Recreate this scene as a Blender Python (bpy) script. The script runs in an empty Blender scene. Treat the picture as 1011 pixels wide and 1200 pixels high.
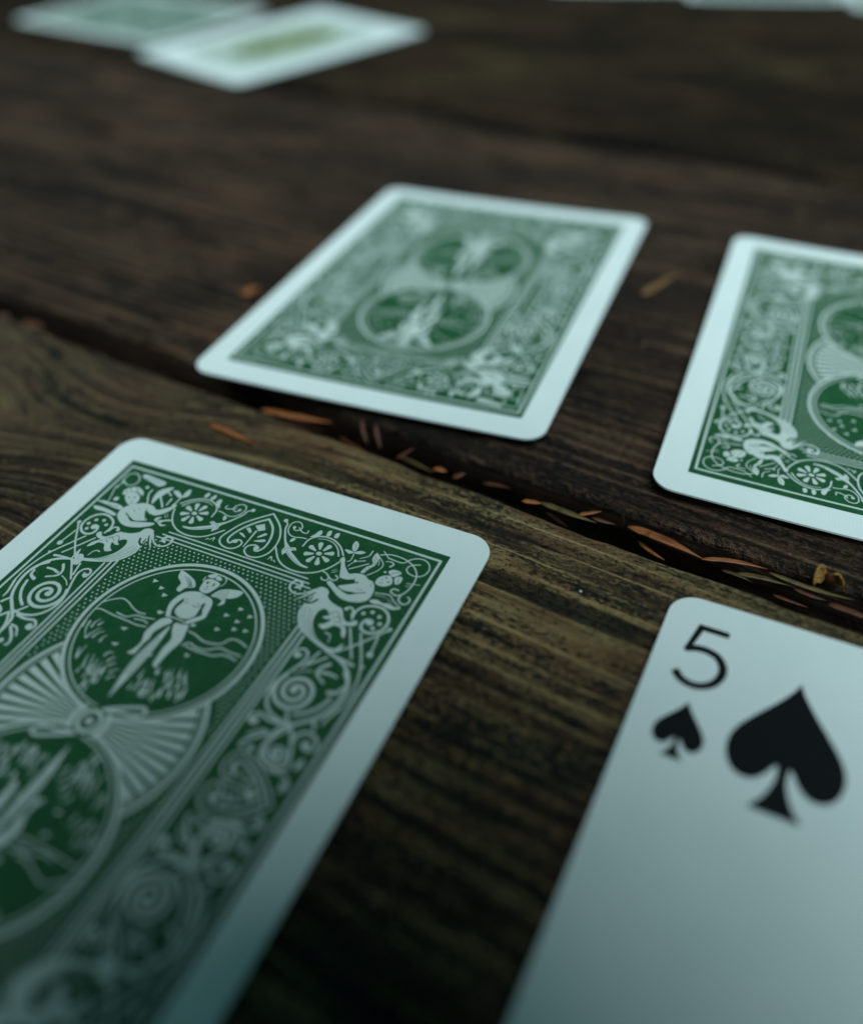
import bpy, bmesh, math, random
import numpy as np
from mathutils import Vector, Matrix

MM = 0.001
sc = bpy.context.scene
C = sc.collection
# ------------------------------------------------------------------ camera
PITCH, ROLL, HGT, FPX = 0.74028, -0.04077, 80.54983, 978.40243
cp, sp = math.cos(PITCH), math.sin(PITCH)
cr, sr = math.cos(ROLL), math.sin(ROLL)
fw = Vector((0, cp, -sp)); rt0 = Vector((1, 0, 0)); up0 = Vector((0, sp, cp))
rt = cr*rt0 + sr*up0
up = -sr*rt0 + cr*up0
cd = bpy.data.cameras.new('camera')
cam = bpy.data.objects.new('camera', cd); C.objects.link(cam)
cam.matrix_world = Matrix(((rt.x, up.x, -fw.x, 0), (rt.y, up.y, -fw.y, 0), (rt.z, up.z, -fw.z, HGT*MM), (0, 0, 0, 1)))
cd.sensor_fit = 'HORIZONTAL'; cd.sensor_width = 36.0
cd.lens = 36.0*FPX/1011
cd.clip_start = 0.002; cd.clip_end = 50
cd.dof.use_dof = True
cd.dof.focus_distance = 0.114
cd.dof.aperture_fstop = cd.lens/5.3
sc.camera = cam
# ------------------------------------------------------------------ light
SUN_EL, SUN_AZ = math.radians(60), math.radians(166)      # azimuth from +Y towards +X
w = bpy.data.worlds.new('World'); sc.world = w; w.use_nodes = True
nt = w.node_tree; bg = nt.nodes['Background']
sky = nt.nodes.new('ShaderNodeTexSky'); sky.sky_type = 'NISHITA'; sky.sun_disc = False
sky.sun_elevation = SUN_EL; sky.sun_rotation = SUN_AZ
sky.air_density = 1.0; sky.dust_density = 4.0; sky.ozone_density = 1.5
tint = nt.nodes.new('ShaderNodeMix'); tint.data_type = 'RGBA'; tint.blend_type = 'MULTIPLY'; tint.inputs[0].default_value = 1.0
tint.inputs[7].default_value = (.50, 1.06, .78, 1)            # light filtered green by the surrounding woods
nt.links.new(sky.outputs[0], tint.inputs[6]); nt.links.new(tint.outputs[2], bg.inputs[0]); bg.inputs[1].default_value = 0.05
ld = bpy.data.lights.new('sun', 'SUN'); ld.energy = 5.0; ld.angle = math.radians(45); ld.color = (.80, .96, 1.0)
sun = bpy.data.objects.new('sun', ld); C.objects.link(sun)
sdir = Vector((math.sin(SUN_AZ)*math.cos(SUN_EL), math.cos(SUN_AZ)*math.cos(SUN_EL), math.sin(SUN_EL)))
sun.rotation_euler = sdir.to_track_quat('Z', 'Y').to_euler(); sun.location = sdir*3
sc.cycles.use_denoising = True; sc.cycles.denoising_prefilter = 'ACCURATE'
sc.view_settings.view_transform = 'Standard'; sc.view_settings.look = 'None'
sc.view_settings.exposure = -0.48; sc.view_settings.gamma = 1.0

# ------------------------------------------------------------------ helpers
def tag(o, label=None, cat=None, group=None, kind=None):
    for k, v in (('label', label), ('category', cat), ('group', group), ('kind', kind)):
        if v: o[k] = v
    return o
def empty(name, loc=(0, 0, 0), rz=0):
    o = bpy.data.objects.new(name, None); C.objects.link(o); o.location = loc; o.rotation_euler = (0, 0, rz)
    o.empty_display_size = 0.01
    return o
def mesh_obj(name, verts, faces, mat, parent=None, smooth=True, uv=None):
    me = bpy.data.meshes.new(name)
    me.from_pydata([tuple(v) for v in verts], [], faces)
    if smooth: me.polygons.foreach_set('use_smooth', [True]*len(me.polygons))
    if uv is not None:
        lay = me.uv_layers.new(name='UVMap')
        idx = np.empty(len(me.loops), np.int32); me.loops.foreach_get('vertex_index', idx)
        lay.data.foreach_set('uv', np.asarray(uv, np.float32)[idx].ravel())
    me.materials.append(mat); me.update()
    o = bpy.data.objects.new(name, me); C.objects.link(o)
    if parent: o.parent = parent
    return o
class NT:
    def __init__(s, name):
        s.m = bpy.data.materials.new(name); s.m.use_nodes = True
        s.t = s.m.node_tree; s.b = s.t.nodes['Principled BSDF']
    def n(s, typ, **kw):
        o = s.t.nodes.new('ShaderNode'+typ)
        for k, v in kw.items(): setattr(o, k, v)
        return o
    def l(s, a, b): s.t.links.new(a, b)
    def inp(s, node, key, v):
        if hasattr(v, 'is_output'): s.l(v, node.inputs[key])
        else: node.inputs[key].default_value = v
    def noise(s, vec, scale, detail=4, rough=.55, dist=0, out='Fac'):
        o = s.n('TexNoise'); s.l(vec, o.inputs['Vector'])
        o.inputs['Scale'].default_value = scale; o.inputs['Detail'].default_value = detail
        o.inputs['Roughness'].default_value = rough; o.inputs['Distortion'].default_value = dist
        return o.outputs[out]
    def scl(s, vec, x, y, z, loc=(0, 0, 0)):
        o = s.n('Mapping'); s.l(vec, o.inputs[0]); o.inputs['Scale'].default_value = (x, y, z); o.inputs['Location'].default_value = loc
        return o.outputs[0]
    def ramp(s, fac, a, b, lo=0., hi=1.):
        o = s.n('MapRange', interpolation_type='SMOOTHSTEP'); s.l(fac, o.inputs[0])
        for i, v in enumerate((a, b, lo, hi)): o.inputs[i+1].default_value = v
        return o.outputs[0]
    def mix(s, fac, a, b):
        o = s.n('Mix', data_type='RGBA'); s.inp(o, 0, fac)
        for k, v in ((6, a), (7, b)):
            if hasattr(v, 'is_output'): s.l(v, o.inputs[k])
            else: o.inputs[k].default_value = (*v, 1)
        return o.outputs[2]
    def math(s, op, a, b=0.):
        o = s.n('Math', operation=op); s.inp(o, 0, a); s.inp(o, 1, b); return o.outputs[0]
    def bump(s, h, strength, dist, normal=None):
        o = s.n('Bump'); s.l(h, o.inputs['Height']); o.inputs['Strength'].default_value = strength; o.inputs['Distance'].default_value = dist
        if normal is not None: s.l(normal, o.inputs['Normal'])
        return o.outputs[0]
    def fin(s, col, rough=.5, normal=None, spec=.5):
        if hasattr(col, 'is_output'): s.l(col, s.b.inputs['Base Color'])
        else: s.b.inputs['Base Color'].default_value = (*col, 1)
        s.inp(s.b, 'Roughness', rough); s.b.inputs['Specular IOR Level'].default_value = spec
        if normal is not None: s.l(normal, s.b.inputs['Normal'])
        return s.m
# lattice noise in numpy, used for real relief and warps
_r = np.random.RandomState(11).rand(256, 256).astype(np.float64)
def vnoise(x, y):
    xi, yi = np.floor(x).astype(int), np.floor(y).astype(int)
    fx, fy = x-xi, y-yi; fx = fx*fx*(3-2*fx); fy = fy*fy*(3-2*fy)
    g = lambda a, b: _r[a & 255, b & 255]
    return (g(xi, yi)*(1-fx)+g(xi+1, yi)*fx)*(1-fy)+(g(xi, yi+1)*(1-fx)+g(xi+1, yi+1)*fx)*fy
def fbm(x, y, o=4):
    return sum(vnoise(x*2**k+17*k, y*2**k+31*k)*.5**k for k in range(o))/(2-2**(1-o))

# ------------------------------------------------------------------ weathered table
GA = math.radians(-33)
def wood_material(name, brown, ochre, green, dark, og=.8, gg=.5, oth=.7, lo=.40, zone=None, rough=.6, spec=.3, big=None):
    t = NT(name); uv = t.n('UVMap').outputs[0]
    at = t.n('Attribute', attribute_name='relief').outputs['Fac']
    sx = t.n('SeparateXYZ'); t.l(uv, sx.inputs[0])
    fibre = t.noise(t.scl(uv, 26, 1500, 1), 1.0, 4, .6)              # thin fibres along the board
    streak = t.noise(t.scl(uv, 9, 240, 1, (3, 7, 0)), 1.0, 3, .55)
    mott = t.noise(t.scl(uv, 1000, 2100, 1), 1.0, 4, .66, .1)
    mott2 = t.noise(t.scl(uv, 240, 800, 1, (2, 5, 0)), 1.0, 5, .68, .1)
    patch = t.noise(t.scl(uv, 30, 75, 1, (5, 1, 0)), 1.0, 3, .55, .2)
    patch2 = t.noise(t.scl(uv, 36, 80, 1, (1, 9, 0)), 1.0, 3, .55, .2)
    brk = t.noise(t.scl(uv, 70, 420, 1, (4, 4, 0)), 1.0, 3, .6)
    A, M = 'ADD', 'MULTIPLY'
    ph = t.math(A, t.math(M, sx.outputs[1], 2200.), t.math(M, t.noise(t.scl(uv, 5, 160, 1, (8, 3, 0)), 1.0, 2, .5), 14.))
    ring = t.math('SINE', ph)
    v = t.math(A, t.math(M, fibre, .17), t.math(A, t.math(M, mott, .42), t.math(A, t.math(M, streak, .16), t.math(M, patch, .25))))
    v = t.math(A, v, t.math(M, ring, .012))
    c = t.mix(t.ramp(v, lo-.01, lo+.115), dark, brown)
    g_ = t.math(M, t.ramp(patch2, .42, .58), t.ramp(mott2, .42, .56))
    hi = t.math(M, t.math('MAXIMUM', t.ramp(v, lo+.065, lo+.14), t.math(M, t.ramp(mott, .51, .585), t.ramp(patch, .36, .54, .25, .9))), og)
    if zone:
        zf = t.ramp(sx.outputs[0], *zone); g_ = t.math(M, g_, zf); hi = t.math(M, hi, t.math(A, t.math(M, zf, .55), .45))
    c = t.mix(t.math(M, g_, gg), c, green)
    oc2 = t.mix(t.ramp(t.noise(t.scl(uv, 60, 200, 1, (3, 8, 0)), 1.0, 3, .6), .40, .60), ochre, tuple(q*f for q, f in zip(ochre, (.80, .62, .60))))
    c = t.mix(hi, c, oc2)
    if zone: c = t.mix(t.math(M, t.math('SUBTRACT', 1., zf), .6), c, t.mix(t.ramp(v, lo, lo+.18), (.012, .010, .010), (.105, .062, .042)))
    warm = t.ramp(t.noise(t.scl(uv, 22, 120, 1, (6, 6, 0)), 1.0, 3, .5), .47, .58, 0, .8)
    c = t.mix(t.math(M, warm, t.ramp(fibre, .38, .6)), c, (.090, .040, .024))
    zr = t.math(A, t.math(M, zf, .75), .25) if zone else 1.
    ridge = t.math(M, zr, t.math(M, t.ramp(ring, .86, .995), t.math(M, t.ramp(brk, .38, .52), t.ramp(mott, .34, .50, .45, 1.))))
    c = t.mix(t.math(M, ridge, oth), c, tuple(q*1.35 for q in ochre))                          # hard latewood lines, worn bare
    groove = t.math(M, t.ramp(ring, -.55, -.95), t.ramp(brk, .56, .42))
    c = t.mix(t.math(M, groove, t.math(M, zr, .75)), c, dark)
    c = t.mix(t.ramp(at, .30, .08, 0, .85), c, dark)                    # crack shade painted into the colour, along with grain dirt
    pit = t.math(M, t.ramp(mott2, .47, .41), t.ramp(patch, .60, .44, .25, 1.))
    c = t.mix(t.math(M, pit, .9), c, dark)
    if big:
        pb = t.noise(t.scl(uv, 11, 26, 1, (2, 2, 0)), 1.0, 4, .6, .6)
        c = t.mix(t.math(M, t.ramp(pb, .56, .40, 0, .85), t.ramp(mott, .62, .42, .35, 1.)), c, dark)
        c = t.mix(t.math(M, zr, t.math(M, t.ramp(pb, .56, .70, 0, .6), t.ramp(mott, .40, .56, .2, 1.))), c, big)
    h = t.math(A, t.math(M, fibre, .9), t.math(A, t.math(M, mott, .9), t.math(A, t.math(M, mott2, .5), t.math(M, ring, .12))))
    return t.fin(c, t.ramp(mott, .35, .65, rough-.08, rough+.15), t.bump(h, 1., .0014), spec)
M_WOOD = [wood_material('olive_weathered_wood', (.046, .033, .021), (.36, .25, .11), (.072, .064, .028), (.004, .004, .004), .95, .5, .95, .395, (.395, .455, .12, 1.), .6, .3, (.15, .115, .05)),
          wood_material('brown_weathered_wood', (.046, .026, .019), (.19, .112, .064), (.030, .028, .017), (.005, .004, .0035), .6, .3, .8, .41, None, .62, .22, (.11, .055, .030)),
          wood_material('grey_weathered_wood', (.030, .017, .011), (.090, .058, .028), (.030, .029, .012), (.004, .0035, .003), .6, .6, .5, .41, None, .8, .12, (.125, .100, .040))]
SIDE_N = NT('plank_underside'); M_UNDER = SIDE_N.fin((.02, .016, .012), .8)

def warp(s, n, seed, knot):
    w_ = n + 6*(fbm(s/260+seed, n/90+seed, 2)-.5) + .5*(fbm(s/28+seed, n/14, 3)-.5)
    if knot:
        k0, k1, R = knot
        r = np.hypot((s-k0)*.62, n-k1); a = np.exp(-(r/R)**2)
        w_ = w_*(1-a) + a*(k1+1.35*r)
        w_ = w_ + 10*np.exp(-(((s-k0-30)/26)**2))*np.tanh((n-k1)/12)*(1-a)
    return w_
def relief(s, n, wn, seed):
    lines = vnoise(wn/1.55+seed*9, s/210+seed)
    fine = vnoise(wn/.62+seed*5, s/60+seed*3)
    pits = fbm(s/3.4+seed, wn/1.7, 3)
    crack = np.clip((vnoise(wn/5.2+3*seed, s/120+7*seed)-.80)/.14, 0, 1)
    split = np.clip((.12-np.abs(vnoise(wn/9+11*seed, s/90)-.5))/.12, 0, 1)**3*np.clip((vnoise(s/60+seed, wn/30)-.42)*5, 0, 1)
    tone = .55*lines+.25*fine+.2*pits-.6*split
    z = .42*(lines-.5)+.18*(fine-.5)+.38*np.minimum(pits-.46, .06)-.8*crack*.5-1.3*split+1.1*(fbm(s/90+seed, n/40, 2)-.5)
    return z, np.clip(.5+(tone-.5)*1.7, 0, 1)
def make_plank(table, n0, n1, ztop, seed, mat, smin, smax, sf, nf, fine, knot=None, edge=3.0, wob=.35, under=0.):
    """board from n0 to n1 across; fine stations every sf mm inside the window fine, coarse outside"""
    a, b = fine
    s = np.concatenate([np.linspace(smin, a, 24)[:-1], np.arange(a, b, sf), np.linspace(b, smax, 24)])
    W = n1-n0
    k = int(W/nf)
    t = np.linspace(0, 1, k)
    q = np.concatenate([[0, 0], t, [1, 1]])
    S, T = np.meshgrid(s, t, indexing='ij')
    e0 = wob*(fbm(S/35+seed, S*0+seed*3, 4)-.5)*2+.9*(fbm(S/6+seed, S*0+seed*5, 2)-.5); e1 = wob*(fbm(S/40+seed*7, S*0+5, 4)-.5)*2+.9*(fbm(S/6+seed, S*0+seed*9, 2)-.5)
    Nn = n0+e0+(W+e1-e0)*T
    wn = warp(S, Nn, seed, knot)
    z, tone = relief(S, Nn, wn, seed)
    d = np.minimum(Nn-(n0+e0), (n0+W+e1)-Nn)
    ed = edge*(.75+.5*fbm(S/22+seed, T*2+seed, 2))
    x = np.clip(1-d/ed, 0, 1)
    z = z*np.clip(d/1.5, .25, 1) - ed*(1-np.sqrt(np.clip(1-x*x, 0, 1)))
    ns = len(s)
    top = np.stack([S, Nn, z], 2)
    bl = np.stack([s, Nn[:, 0]+.6+under, np.full(ns, -32.)], 1)[:, None]; br = np.stack([s, Nn[:, -1]-.6, np.full(ns, -32.)], 1)[:, None]
    ml = np.stack([s, Nn[:, 0]+under*(.6+.8*fbm(s/26, s*0+1, 3))+.8*(fbm(s/9, s*0+3, 3)-.5), np.full(ns, -9.)], 1)[:, None]; mr = np.stack([s, Nn[:, -1]+.8*(fbm(s/9, s*0+9, 3)-.5), np.full(ns, -9.)], 1)[:, None]
    V = np.concatenate([bl, ml, top, mr, br], 1); m = V.shape[1]
    V = V.reshape(-1, 3); V[:, 2] += ztop
    WN = np.concatenate([wn[:, :1]-32, wn[:, :1]-9, wn, wn[:, -1:]+9, wn[:, -1:]+32], 1)
    TN = np.concatenate([tone[:, :1], tone[:, :1], tone, tone[:, -1:], tone[:, -1:]], 1)
    SS = np.repeat(s[:, None], m, 1)
    uv = np.stack([SS+seed*517, WN+seed*331], 2).reshape(-1, 2)*MM
    i = np.arange(ns-1)[:, None]*m+np.arange(m)[None]
    j = np.arange(ns-1)[:, None]*m+(np.arange(m)[None]+1) % m
    F = np.stack([i, i+m, j+m, j], 2).reshape(-1, 4)
    # board frame -> table frame
    me = bpy.data.meshes.new('plank')
    nv, nf_ = len(V), len(F)
    ends = [list(range(m)), list(range((ns-1)*m, ns*m))[::-1]]
    me.vertices.add(nv); me.vertices.foreach_set('co', (V*MM).astype(np.float32).ravel())
    loops = np.concatenate([F.ravel(), np.array(ends[0]), np.array(ends[1])]).astype(np.int32)
    me.loops.add(len(loops)); me.loops.foreach_set('vertex_index', loops)
    me.polygons.add(nf_+2)
    me.polygons.foreach_set('loop_start', np.concatenate([np.arange(nf_)*4, [nf_*4, nf_*4+m]]).astype(np.int32))
    sm = np.ones(nf_+2, bool); sm[-2:] = False
    me.polygons.foreach_set('use_smooth', sm)
    me.update(calc_edges=True); me.validate()
    lay = me.uv_layers.new(name='UVMap'); lay.data.foreach_set('uv', uv[loops].astype(np.float32).ravel())
    at = me.attributes.new('relief', 'FLOAT', 'POINT'); at.data.foreach_set('value', TN.ravel().astype(np.float32))
    me.materials.append(mat)
    o = bpy.data.objects.new('plank', me); C.objects.link(o); o.parent = table
    return o
table = tag(empty('wooden_table', (0, 0, 0), GA), 'dark weathered wooden table of rough planks under the cards', 'table')
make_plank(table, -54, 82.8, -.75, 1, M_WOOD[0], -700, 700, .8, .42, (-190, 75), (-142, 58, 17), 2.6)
make_plank(table, 89.2, 224, -.35, 2, M_WOOD[1], -700, 700, 1.1, .5, (-230, 110), None, 2.2, .4, 4.0)
make_plank(table, 226.6, 363, .1, 3, M_WOOD[2], -700, 700, 3, 1.2, (-420, 120), None, 3.0, .6, 2.0)
make_plank(table, 364.4, 503, -.4, 4, M_WOOD[2], -700, 700, 4, 1.6, (-420, 120), None, 3.0)
make_plank(table, -194, -57.5, -.6, 5, M_WOOD[0], -700, 700, 4, 1.6, (-200, 200), None, 3.0)
for s0 in (-520, 430):
    t = bmesh.new(); bmesh.ops.create_cube(t, size=1)
    bmesh.ops.scale(t, vec=(.09, .70, .04), verts=t.verts); bmesh.ops.bevel(t, geom=t.edges[:], offset=.004, segments=2, affect='EDGES')
    me = bpy.data.meshes.new('batten'); t.to_mesh(me); t.free(); me.materials.append(M_UNDER)
    o = bpy.data.objects.new('batten', me); C.objects.link(o); o.parent = table; o.location = (s0*MM, .155, -.0535)
# dark litter packed into the gap between the boards
sN = np.arange(-700, 700, 1.5); tN = np.linspace(0, 1, 9)
SS, TT = np.meshgrid(sN, tN, indexing='ij')
zz = -13+4.2*(fbm(SS/9, TT*3, 4)-.5)-2.5*np.sin(TT*math.pi)*vnoise(SS/25, TT*0+4)-6*np.clip((-75-SS)/20, 0, 1)
VV = np.stack([SS, 80.5+18*TT, zz], 2).reshape(-1, 3)*MM
ii = (np.arange(len(sN)-1)[:, None]*9+np.arange(8)[None]).ravel()
FF = np.stack([ii, ii+9, ii+10, ii+1], 1).tolist()
t = NT('packed_litter'); oc = t.n('TexCoord').outputs['Object']
nz = t.noise(t.scl(oc, 300, 700, 500), 1, 5, .7, .5)
M_LIT = t.fin(t.mix(t.ramp(nz, .5, .72), (.005, .004, .003), (.030, .013, .007)), .9, t.bump(nz, 1, .001), .2)
lit = tag(mesh_obj('litter', VV, FF, M_LIT, None), 'dark rotted litter packed in the gap between the planks', kind='stuff')
lit.rotation_euler = (0, 0, GA)
# soil under the table
g = NT('forest_soil'); gv = g.n('TexCoord').outputs['Object']
gn = g.noise(gv, 30, 6, .7)
mesh_obj('ground', [(-4, -4, -.72), (4, -4, -.72), (4, 4, -.72), (-4, 4, -.72)], [(0, 1, 2, 3)], g.fin(g.mix(gn, (.02, .014, .01), (.06, .045, .03)), .9), None)['kind'] = 'structure'

# ------------------------------------------------------------------ unseen camera and tripod, added to shade the near cards
def bm_obj(name, bm, mat, parent=None):
    me = bpy.data.meshes.new(name); bm.to_mesh(me); bm.free(); me.materials.append(mat)
    o = bpy.data.objects.new(name, me); C.objects.link(o); o.parent = parent
    return o
def rbox(sx, sy, sz, loc, bev):
    bm = bmesh.new(); bmesh.ops.create_cube(bm, size=1); bmesh.ops.scale(bm, vec=(sx*MM, sy*MM, sz*MM), verts=bm.verts)
    bmesh.ops.bevel(bm, geom=bm.edges[:], offset=bev*MM, segments=3, affect='EDGES'); bmesh.ops.translate(bm, vec=Vector(loc)*MM, verts=bm.verts)
    return bm
def lathe(prof, n=48):
    V = [(r*math.cos(2*math.pi*k/n)*MM, r*math.sin(2*math.pi*k/n)*MM, z*MM) for r, z in prof for k in range(n)]
    F = [[i*n+k, i*n+(k+1) % n, (i+1)*n+(k+1) % n, (i+1)*n+k] for i in range(len(prof)-1) for k in range(n)]
    return V, F
t = NT('black_camera_plastic'); M_CAM = t.fin((.012, .012, .013), t.ramp(t.noise(t.n('TexCoord').outputs['Object'], 900, 2), .3, .7, .45, .65))
t = NT('lens_glass'); M_GLASS = t.fin((.004, .004, .006), .05)
pc = tag(empty('shading_camera_rig'), 'unseen black camera on a short tripod, added to shade the near cards', 'camera')
pc.name = 'shading_camera'
pc.matrix_world = cam.matrix_world.copy()
V, F = lathe([(30, 17), (33, 14), (36, 10), (38, 12), (38, 30), (37, 31), (38.5, 33), (38.5, 44), (36, 46), (36, 60)]); mesh_obj('lens_barrel', V, F, M_CAM, pc)
V, F = lathe([(.1, 15.5), (14, 16.2), (30.5, 19)]); mesh_obj('front_glass', V, F, M_GLASS, pc)
bm_obj('camera_body', rbox(150, 140, 46, (4, -24, 76), 10), M_CAM, pc)  # body enlarged so that it blocks more light from the near cards
bm_obj('viewfinder_hump', rbox(52, 34, 58, (0, 56, 76), 8), M_CAM, pc)
V, F = lathe([(.1, 0), (13, 0), (14, 2), (14, 14), (11, 17), (.1, 17)]); o = mesh_obj('grip_dial', V, F, M_CAM, pc); o.location = (.052, .045, .078); o.rotation_euler = (-math.pi/2, 0, 0)
tb = pc.matrix_world @ Vector((0, -.094, .078))
def strut(name, a, b, r0, r1, parent):
    a, b = Vector(a), Vector(b); d = b-a; q = d.to_track_quat('Z', 'Y')
    V, F = lathe([(.05, 0), (r0, 0), (r1, d.length/MM), (.05, d.length/MM)], 20)
    o = mesh_obj(name, V, F, M_CAM, parent); o.location = a; o.rotation_euler = q.to_euler(); return o
tri = tag(empty('added_tripod', (tb.x, tb.y, 0)), 'unseen short black tripod added to hold up the shading camera', 'tripod')  # added only as support for the shading camera
strut('column', (0, 0, .045), (0, 0, tb.z), 11, 11, tri)
for q in (35, 145, 270):
    strut('leg', (0, 0, .062), (.085*math.cos(math.radians(q)), .085*math.sin(math.radians(q)), .002), 6, 4.5, tri)
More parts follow.
